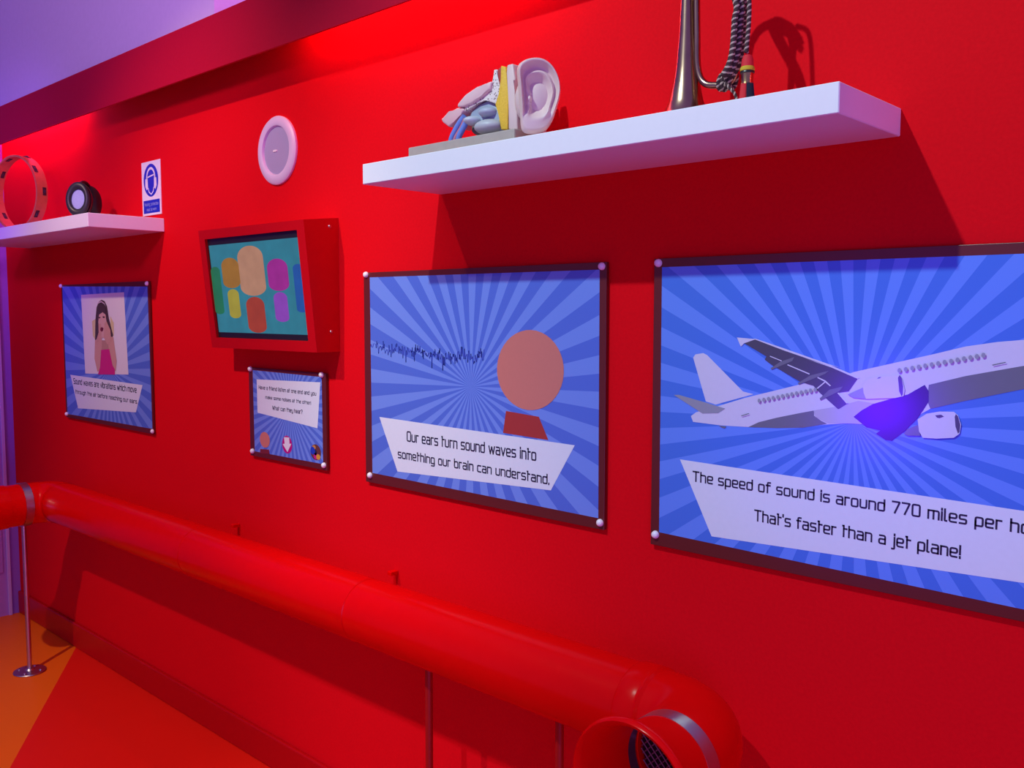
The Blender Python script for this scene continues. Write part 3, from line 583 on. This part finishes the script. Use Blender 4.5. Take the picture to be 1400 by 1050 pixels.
# ------------------------------------------------------------ speaking tube
AX, AY = -4.018, -.132
zL, zR, PRD = .713, .725, .085
XR = -.84
t = thing('speaking_tube', (-2.4, AY, 0), 'long red speaking tube running along the red wall on posts', 'pipe')
OG = (-2.4, AY, 0)
def zz(x): return zL + (zR - zL) * (x - AX) / (XR - AX)
def pp(x, y, z): return sub((x, y, z), OG)
bR, bL = .105, .092
js = [AX + bL, -2.765, -1.885, -1.0]
for a, b2 in zip(js, js[1:]):
    d = .0015
    link('pipe_section', tube([pp(a + .002, AY, zz(a)), pp(a + .004, AY, zz(a)), pp(b2 - .004, AY, zz(b2)), pp(b2 - .002, AY, zz(b2))], [PRD - .003, PRD, PRD, PRD - .003], 48, caps=False), M_PIPE, t, True)
for x in js[1:3]: link('joint_ring', tube([pp(x - .003, AY, zz(x)), pp(x + .003, AY, zz(x))], PRD - .0025, 48, caps=False), M_PIPE, t, True)
link('collar', lathe([(PRD - .002, -.004), (PRD + .003, 0), (PRD + .0055, .006), (PRD + .0055, .040), (PRD + .004, .044), (PRD + .004, .050), (PRD + .0055, .052), (PRD - .001, .062)], pp(-1.022, AY, zz(-1.02)), (1, 0, (zR - zL) / (XR - AX)), 48), M_PIPE, t, True)
arc = [pp(-1.0, AY, zR)] + [pp(XR - bR + bR * math.sin(a), AY - bR + bR * math.cos(a), zR) for a in (PI / 2 * i / 14 for i in range(15))] + [pp(XR, AY - bR - .028, zR)]
link('elbow', tube(arc, PRD + .001, 48, caps=False), M_PIPE, t, True)
arc = [pp(AX + bL + .01, AY, zL)] + [pp(AX + bL - bL * math.sin(a), AY - bL + bL * math.cos(a), zL) for a in (PI / 2 * i / 14 for i in range(15))] + [pp(AX, AY - bL - .10, zL)]
link('elbow', tube(arc, PRD + .001, 48, caps=False), M_PIPE, t, True)
def horn(x, y, z):                             # flared end facing the room, wire mesh set inside
    prof = [(PRD, 0), (PRD + .002, -.03), (PRD + .006, -.06), (PRD + .013, -.088), (.104, -.106), (.110, -.116), (.116, -.119), (.120, -.115), (.121, -.108), (.118, -.102)]
    outer = [(PRD + .004, 0), (PRD + .006, -.03), (PRD + .010, -.058), (PRD + .017, -.086), (.108, -.099), (.118, -.102)]
    h = link('horn', lathe(prof + outer[::-1], pp(x, y, z), (0, 1, 0), 64, closed=True), M_PIPE, t, True)
    bm = bmesh.new(); r0 = PRD - .001
    n = 15; s = 2 * r0 / n
    for sg in (1, -1):
        for i in range(-n, n + 1):
            c = i * s * .98; hh = r0 * r0 - c * c / 2
            if abs(c) >= r0 * .99: continue
            l = math.sqrt(r0 * r0 - c * c); dx, dz = math.cos(PI / 4 * sg), math.sin(PI / 4 * sg); nx, nz = -dz, dx
            tube([pp(x + nx * c - dx * l, y + .040 + .001 * sg, z + nz * c - dz * l), pp(x + nx * c + dx * l, y + .040 + .001 * sg, z + nz * c + dz * l)], .0013, 6, bm)
    link('wire_mesh', bm, mat('mesh_wire', (.35, .12, .16), .35, .7), h)
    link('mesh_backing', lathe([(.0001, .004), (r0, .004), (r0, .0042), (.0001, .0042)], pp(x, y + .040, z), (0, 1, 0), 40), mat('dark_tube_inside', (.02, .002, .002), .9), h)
hy = AY - bR - .028
horn(XR, hy - .030, zR)
link('horn_neck', tube([pp(XR, hy, zR), pp(XR, hy - .034, zR)], PRD + .002, 48, caps=False), M_PIPE, t, True)
horn(AX, AY - bL - .10, zL)
def clamp(x, y, z, wd):
    r = PRD + .0015
    return link('steel_clamp', lathe([(r, 0), (r + .004, 0), (r + .004, wd), (r, wd)], pp(x, y, z), (0, -1, 0), 56, closed=True), M_STEEL, t, True)
clamp(XR, hy - .006, zR, .032)
cl = clamp(AX, -.240, zL, .030)
def pole(x, y, ztop, r, m):
    link('pole', tube([pp(x, y, .006), pp(x, y, ztop)], r, 20), m, t, True)
    fl = link('floor_flange', lathe([(.0001, .0005), (.062, .0005), (.064, .003), (.062, .006), (.02, .009), (r + .004, .016), (r, .016)], pp(x, y, 0), (0, 0, 1), 40), m, t, True)
    for k in range(4):
        a = PI / 4 + k * PI / 2
        link('bolt', lathe([(.0001, .005), (.005, .0045), (.006, 0)], pp(x + .044 * math.cos(a), y + .044 * math.sin(a), .0062), (0, 0, 1), 10), M_STEEL, fl, True)
pole(AX, -.255, zL - PRD - .001, .0095, M_STEEL)
pole(-1.645, AY, zz(-1.645) - PRD + .002, .0095, M_POST)
pole(-1.222, AY, zz(-1.222) - PRD + .002, .0095, M_POST)
pole(XR, hy - .006, zR - PRD - .003, .0095, M_STEEL)
for x in (-2.755, -1.925):                       # wall clips behind the tube
    link('wall_clip', bbox(x - .009 + 2.4, x + .009 + 2.4, -AY - .026, -AY - .0006, zz(x) + PRD - .020, zz(x) + PRD - .009, .002), M_PIPE, t)

# ------------------------------------------------------------ anatomical ear model
ZS = 1.8585
BX0, BX1 = -1.635, -1.30
OG = (-1.46, -.12, ZS)
t = thing('ear_model', OG, 'anatomical cutaway ear model on a beige plinth', 'model')
q3 = lambda pts: [(p_[0] - OG[0], p_[2] - OG[2]) for p_ in pts]
link('plinth', bbox(BX0 - OG[0], BX1 - OG[0], -.075, .08, 0, .033, .003), mat('beige_plinth', (.40, .32, .28), .55, noise=.1, bump=.1), t)
EM = D['ear']
PINK = mat('pink_tissue', (.80, .50, .50), .5); SKIN = mat('pale_skin_plastic', (.74, .52, .50), .45, noise=.05, scale=25)
m = bpy.data.materials.new('spongy_bone'); m.use_nodes = True; nt = m.node_tree; b = nt.nodes['Principled BSDF']; b.inputs['Roughness'].default_value = .6
vt = nt.nodes.new('ShaderNodeTexVoronoi'); vt.inputs['Scale'].default_value = 190; tc = nt.nodes.new('ShaderNodeTexCoord'); nt.links.new(tc.outputs['Object'], vt.inputs[0])
cr = nt.nodes.new('ShaderNodeValToRGB'); cr.color_ramp.elements[0].position = .26; cr.color_ramp.elements[0].color = (.18, .09, .09, 1); cr.color_ramp.elements[1].position = .36; cr.color_ramp.elements[1].color = (.80, .66, .62, 1)
nt.links.new(vt.outputs['Distance'], cr.inputs[0]); nt.links.new(cr.outputs[0], b.inputs['Base Color'])
def piece(nm, key, y0, y1, mm, bev=.004):
    bm = slab(q3(EM[key]), y0, y1); bmesh.ops.bevel(bm, geom=bm.edges[:], offset=bev, segments=3, profile=.5, affect='EDGES', clamp_overlap=True)
    return link(nm, bm, mm, t, True)
piece('skin_layer', 'skin', -.052, .045, SKIN)
piece('fat_layer', 'fat', -.050, .043, mat('yellow_fat', (.80, .46, .03), .6, noise=.22, scale=240, bump=.5), .002)
piece('bone_section', 'bone', -.048, .042, m, .003)
piece('muscle_strip', 'muscle', -.047, .04, mat('red_muscle', (.42, .05, .04), .5), .002)
piece('upper_tissue', 'tissue1', -.055, .03, PINK, .006)
piece('lower_tissue', 'tissue2', -.050, .02, mat('rose_tissue', (.76, .42, .43), .5), .006)
GB = mat('grey_blue_bone', (.33, .35, .45), .45, noise=.12, scale=40)
piece('temporal_bone', 'skull', -.040, .03, GB, .008)
for key, ry, col in (('lump1', .030, (.50, .50, .56)), ('lump2', .034, (.46, .44, .46)), ('lump3', .026, (.40, .41, .50))):
    pts = q3(EM[key]); cx = sum(a for a, _ in pts) / len(pts); cz = sum(z for _, z in pts) / len(pts)
    rx = (max(a for a, _ in pts) - min(a for a, _ in pts)) / 2; rz = (max(z for _, z in pts) - min(z for _, z in pts)) / 2
    link('bone_swelling', ball((cx, -.036, cz), 1, None, rx, ry, rz, 28, 18), mat('bone_' + key, col, .45), t, True)
piece('bone_underside', 'under', -.020, .03, mat('grey_green_bone', (.22, .22, .20), .6), .006)
for pts, r, mm, nm in ((D['ear_tubes'][0], .0065, mat('vein_blue', (.16, .24, .62), .4), 'vein'), (D['ear_tubes'][1], .0045, mat('artery_rose', (.62, .20, .26), .4), 'artery'), (D['ear_tubes'][2], .0065, mat('vein_blue', 0), 'vein')):
    pts = [sub(a, OG) for a in pts]; l = Vector(pts[-1]); l.z = .030; l.x -= .004
    link(nm, tube(catmull(pts + [tuple(l)]), r, 14), mm, t, True)
# the outer ear: outline raised into helix, antihelix, bowl and lobe
pc = Vector(D['pinna_c']) - Vector(OG); pn = Vector((.72, -.69, .0)).normalized(); pt = Vector((-pn.y, pn.x, 0)); pz = Vector((0, 0, 1))
OUT = [Vector(v) for v in D['pinna']]
def rad(th):
    d = Vector((math.cos(th), math.sin(th))); best = 0
    for a, b2 in zip(OUT, OUT[1:] + OUT[:1]):
        e = b2 - a; den = d.x * e.y - d.y * e.x
        if abs(den) < 1e-9: continue
        s = (a.x * e.y - a.y * e.x) / den; u = (a.x * d.y - a.y * d.x) / den
        if s > 0 and -1e-6 <= u <= 1 + 1e-6: best = max(best, s)
    return best
NT, NR = 96, 34
RAD = [rad(2 * PI * i / NT) for i in range(NT)]
RAD = [(RAD[i - 2] + RAD[i - 1] * 2 + RAD[i] * 3 + RAD[(i + 1) % NT] * 2 + RAD[(i + 2) % NT]) / 9 for i in range(NT)]
def gs(x, c, s): return math.exp(-((x - c) / s) ** 2)
def hgt(rho, th):
    dg = math.degrees(th) % 360
    up_ = 1 if dg < 215 or dg > 320 else max(0, 1 - min(abs(dg - 215), abs(dg - 320)) / 18)   # no rim round the lobe
    rim = .012 * gs(rho, .89, .075) * up_
    groove = -.006 * gs(rho, .70, .07) * up_
    side = .5 + .5 * math.cos(math.radians(dg - 25))
    anti = .009 * gs(rho, .62, .085) * side
    bowl = -.024 * gs(rho, .12, .36)
    trag = .012 * gs(rho, .42, .16) * gs(((dg - 190 + 180) % 360) - 180, 0, 24)
    crus = .007 * gs(rho, .3, .2) * gs(((dg - 150 + 180) % 360) - 180, 0, 14)
    lobe = .006 * gs(rho, .62, .25) * (1 - up_)
    edge = -.014 * max(0, (rho - .90) / .10) ** 2
    return rim + groove + anti + bowl + trag + crus + lobe + edge
bm = bmesh.new(); rings = []
c0 = bm.verts.new(pc + pn * hgt(0, 0))
for j in range(1, NR + 1):
    rho = (j / NR) ** .85; rings.append([bm.verts.new(pc + pt * RAD[i] * rho * math.cos(2 * PI * i / NT) + pz * RAD[i] * rho * math.sin(2 * PI * i / NT) + pn * hgt(rho, 2 * PI * i / NT)) for i in range(NT)])
for rho, dpt in ((.99, -.010), (.95, -.018), (.80, -.024), (.4, -.045), (.15, -.05)):
    rings.append([bm.verts.new(pc + pt * RAD[i] * rho * math.cos(2 * PI * i / NT) + pz * RAD[i] * rho * math.sin(2 * PI * i / NT) + pn * dpt) for i in range(NT)])
for i in range(NT): bm.faces.new((c0, rings[0][i], rings[0][(i + 1) % NT]))
for a, b2 in zip(rings, rings[1:]):
    for i in range(NT): bm.faces.new((a[i], b2[i], b2[(i + 1) % NT], a[(i + 1) % NT]))
bm.faces.new(rings[-1]); bmesh.ops.recalc_face_normals(bm, faces=bm.faces)
link('outer_ear', bm, SKIN, t, True)
link('ear_root', ball(tuple(pc - pn * .045 + Vector((-.006, .004, .004))), 1, None, .045, .045, .055, 28, 18), SKIN, t, True)
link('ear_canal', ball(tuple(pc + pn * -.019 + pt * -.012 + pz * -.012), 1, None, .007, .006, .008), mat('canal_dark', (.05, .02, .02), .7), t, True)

# ------------------------------------------------------------ bugle with cord
BX = -.93; BY = -.13
OG = (BX, BY, ZS); t = thing('bugle', OG, 'aged brass bugle standing bell down on the shelf, bound with braided cord', 'bugle')
prof = [(.062, 0), (.0635, .001), (.062, .003)]
for a, b2, z in D['bugle'][::-1]: prof.append(((b2 - a) / 2 * .96, z - ZS))
prof = [(.060, 0), (.0615, .0015), (.0605, .003), (.050, .010), (.040, .022), (.0318, .040)] + prof[4:] + [(.0105, .26), (.0082, .31), (.0068, .345)]
link('bell', lathe(prof, (0, 0, 0), (0, 0, 1), 48), M_BRASS, t, True)
link('bell_rim', lathe([(.0615 + .002 * math.cos(a), .002 + .002 * math.sin(a)) for a in (2 * PI * i / 8 for i in range(8))], (0, 0, 0), (0, 0, 1), 48, closed=True), M_BRASSL, t, True)
tb = [sub(a, OG) for a in D['bug_tube']]
pts = [(.026, 0, .262), (.020, 0, .235)] + tb[:-1] + [(.084, 0, tb[-1][2]), (.097, 0, tb[-1][2] + .012), (.100, 0, tb[-1][2] + .035), (.103, 0, .20), (.104, 0, .235), (.098, 0, .262)]
link('tubing', tube(catmull(pts, 8), .0062, 18), M_BRASS, t, True)
top = [(.026, 0, .262), (.040, 0, .279), (.062, 0, .285), (.084, 0, .279), (.098, 0, .262)]
link('upper_bow', tube(catmull(top, 8), .0068, 18), M_BRASS, t, True)
link('mouthpiece', lathe([(.0064, .343), (.009, .347), (.009, .351), (.006, .356), (.006, .366), (.013, .380), (.0145, .385), (.012, .387), (.004, .374)], (0, 0, 0), (0, 0, 1), 32), M_BRASSL, t, True)
CRD = mat('cord_dark', (.05, .018, .022), .8); CRC = mat('cord_cream', (.52, .36, .30), .8)
cord = None
def rope(pts, r, nm='cord', pitch=.010, strands=3):
    P = catmull([sub(a, OG) for a in pts], 14); L = [0]
    for a, b2 in zip(P, P[1:]): L.append(L[-1] + (b2 - a).length)
    Q = []; n = max(12, int(L[-1] / .0012))
    for i in range(n + 1):
        s = L[-1] * i / n; j = max(k for k in range(len(L)) if L[k] <= s + 1e-9); j = min(j, len(P) - 2)
        f = (s - L[j]) / max(L[j + 1] - L[j], 1e-9); Q.append(P[j].lerp(P[j + 1], f))
    u = None; res = [[] for _ in range(strands)]
    for i, p_ in enumerate(Q):
        d = (Q[min(i + 1, n)] - Q[max(i - 1, 0)]).normalized()
        if u is None: u, v = frame_at(d)
        else: u = (u - d * u.dot(d)).normalized(); v = d.cross(u)
        a0 = 2 * PI * (L[-1] * i / n) / pitch
        for k in range(strands):
            a = a0 + 2 * PI * k / strands; res[k].append(p_ + (u * math.cos(a) + v * math.sin(a)) * r * .5)
    bmA = bmesh.new()
    for k in range(strands): tube(res[k], r * .62, 7, bmA)
    nf = len(bmA.faces) // strands
    for i, f in enumerate(bmA.faces): f.material_index = 1 if i // nf == 0 else 0
    return link(nm, bmA, [CRD, CRC], t, True)
c1, c2, c3 = D['cord1'], D['cord2'], D['cord3']
def upz(c, dy=0, dx=0): return [(c[0][0] - .001 + dx, c[0][1], 2.110), (c[0][0] - .022 + dx, c[0][1] + .008, 2.138), (c[0][0] - .050, -.137, 2.146)] + [(x + dx, y + dy, z) for x, y, z in c]
rope(upz(c1), .0050); rope(upz(c2), .0050)
rope([((a[0] + b2[0]) / 2, -.158, (a[2] + b2[2]) / 2) for a, b2 in zip(upz(c1), upz(c2))], .0050)
rope([((a[0] + b2[0]) / 2 + .004, -.135, (a[2] + b2[2]) / 2) for a, b2 in zip(upz(c1), upz(c2))], .0050)
rope([(c3[0][0] - .030, -.145, 2.142), (c3[0][0] - .008, -.15, 2.125)] + c3, .0038)
kx, ky, kz = D['knot'][0]
kx += .004
for i in range(4):                             # wraps of the knot round the bottom bow
    x = kx - .012 + i * .0075
    rope([(x + .003 * math.sin(a), BY + .0115 * math.cos(a), kz - .004 + (.0125 + .002 * (i % 2)) * math.sin(a)) for a in (2 * PI * k / 10 for k in range(11))], .0036, 'knot')
rope(D['cordend'][:3] + [(D['cordend'][2][0] + .006, -.15, 1.868)], .0026)
# tassel
T = D['tassel']; tx = T[1][0]; ty = -.15
zt = [a[2] - ZS for a in T]
l0 = (tx - BX, ty - BY, 0)
ts = link('tassel_cap', lathe([(.003, zt[0] - .002), (.0075, zt[0] - .004), (.0098, zt[0] - .010), (.0108, zt[1])], l0, (0, 0, 1), 28), mat('tassel_red', (.62, .008, .02), .75), t, True)
link('yellow_band', lathe([(.0108, zt[1]), (.0122, zt[1] - .002), (.0124, zt[2] + .001), (.0115, zt[2])], l0, (0, 0, 1), 28), mat('tassel_yellow', (.55, .36, .012), .8), t, True)
link('black_band', lathe([(.0115, zt[2]), (.0122, zt[2] - .001), (.0122, zt[2] - .0035), (.0105, zt[2] - .004)], l0, (0, 0, 1), 28), M_BLACK, t, True)
link('gold_collar', lathe([(.0105, zt[2] - .004), (.0100, zt[4] + .004), (.0108, zt[4])], l0, (0, 0, 1), 28), M_BRASSL, t, True)
for nm, a0, a1, mm in (('red_fringe', PI * .55, PI * 1.62, mat('tassel_red', 0)), ('navy_fringe', -PI * .38, PI * .55, mat('tassel_navy', (.012, .014, .035), .85))):
    bm = bmesh.new()
    for i in range(30):
        a = a0 + (a1 - a0) * i / 29
        for rr, sc_ in ((.0095, .5), (.0082, .4)):
            e = .004 * random.random()
            tube([(l0[0] + rr * math.cos(a), l0[1] + rr * math.sin(a), zt[4] + .001), (l0[0] + rr * 1.25 * math.cos(a), l0[1] + rr * 1.25 * math.sin(a), zt[4] * sc_), (l0[0] + rr * 1.35 * math.cos(a), l0[1] + rr * 1.35 * math.sin(a), .001)], .0013, 5, bm)
    link(nm, bm, mm, t, True)

# ------------------------------------------------------------ tambourine
ZL = 1.8515; R0 = .158
ax = Vector((.24, -.97, 0)).normalized(); sd = Vector((-ax.y, ax.x, 0))
OG = (-4.205, -.155, ZL); t = thing('tambourine', OG, 'wooden tambourine hoop standing on edge on the left shelf', 'tambourine')
cz = Vector((0, 0, R0 + .001)); HW = .024
WD = mat('orange_wood', (.60, .17, .06), .45, noise=.2, scale=40)
link('hoop', lathe([(R0, -HW), (R0 + .0, HW), (R0 - .008, HW), (R0 - .008, -HW)], cz, ax, 80, closed=True), WD, t, True)
for k in range(10):
    a = 2 * PI * k / 10
    off = .009 if k % 2 else -.009
    d = (sd * math.cos(a) + Vector((0, 0, 1)) * math.sin(a))
    p_ = cz + d * (R0 - .004) + ax * off
    tg = (-sd * math.sin(a) + Vector((0, 0, 1)) * math.cos(a))
    # dark slot rim and pair of discs on a pin
    bm = box(bmesh.new(), -.0052, .0052, -.0165, .0165, -.0075, .0075); bmesh.ops.recalc_face_normals(bm, faces=bm.faces)
    bmesh.ops.transform(bm, matrix=Matrix.Translation(p_) @ Matrix((d, tg, ax)).transposed().to_4x4(), verts=bm.verts)
    sl = link('jingle_slot', bm, mat('dark_slot', (.045, .02, .02), .7), t)
    for s in (-.003, .003):
        link('jingle', lathe([(.0001, s - .0006), (.0088, s - .0010), (.0088, s + .0004), (.0001, s + .0006)], p_ + d * .001, ax, 18), mat('jingle_dark_metal', (.16, .13, .15), .35, .6), sl, True)

# ------------------------------------------------------------ ear defenders
OG = (-3.555, -.165, ZL); t = thing('ear_defenders', OG, 'black ear defenders with pale lined cups on the left shelf', 'ear defenders')
ca = Vector((.62, -.78, .0)).normalized(); cs = Vector((-ca.y, ca.x, 0)); zc = .076
def cup(cen, d, nm):
    bm = bmesh.new(); prof = [(.0001, -.034), (.022, -.033), (.036, -.024), (.042, -.008), (.043, 0), (.0001, 0)]
    lathe(prof, (0, 0, 0), (0, 0, 1), 36, bm)
    rot = d.to_track_quat('Z', 'Y').to_matrix().to_4x4(); sc_ = Matrix.Diagonal((1, 1, 1, 1))
    def tf(bm): bmesh.ops.transform(bm, matrix=Matrix.Translation(cen) @ Matrix.Diagonal((1.1, 1.1, 1.55, 1)) @ rot, verts=bm.verts)
    tf(bm); cp = link('cup', bm, M_BLACK, t, True)
    bm = bmesh.new(); lathe([(.033 + .0095 * math.cos(a), .007 + .009 * math.sin(a)) for a in (2 * PI * i / 12 for i in range(12))], (0, 0, 0), (0, 0, 1), 36, bm, closed=True)
    tf(bm); link('cushion', bm, mat('black_vinyl', (.02, .018, .024), .4), cp, True)
    bm = bmesh.new(); lathe([(.0001, .007), (.018, .0066), (.027, .0045), (.0285, .001)], (0, 0, 0), (0, 0, 1), 30, bm)
    tf(bm); link('lining', bm, mat('pale_foam', (.40, .45, .74), .8, noise=.15, scale=200), cp, True)
cup(Vector((.020, -.012, zc)), (ca + Vector((.0, 0, .12))).normalized(), 'near')
cup(Vector((-.055, .055, zc)), (-ca + Vector((.0, 0, .1))).normalized(), 'far')
band = [(Vector((.0, 0, 0)) + ca * (x) + Vector((-.022, .022, z))) for x, z in ((.028, .105), (.029, .125), (.018, .141), (-.008, .149), (-.036, .141), (-.050, .125), (-.052, .098))]
bm = tube(catmull(band, 8), .0065, 12); bmesh.ops.scale(bm, vec=(1, 1, 1), verts=bm.verts); link('headband', bm, M_BLACK, t, True)
for d in (.028, -.052): 
    q_ = ca * d + Vector((-.022, .022, .092)); link('headband_yoke', tube([q_ + cs * -.03, q_ + Vector((0, 0, .012)), q_ + cs * .03], .0035, 8), M_STEEL, t, True)
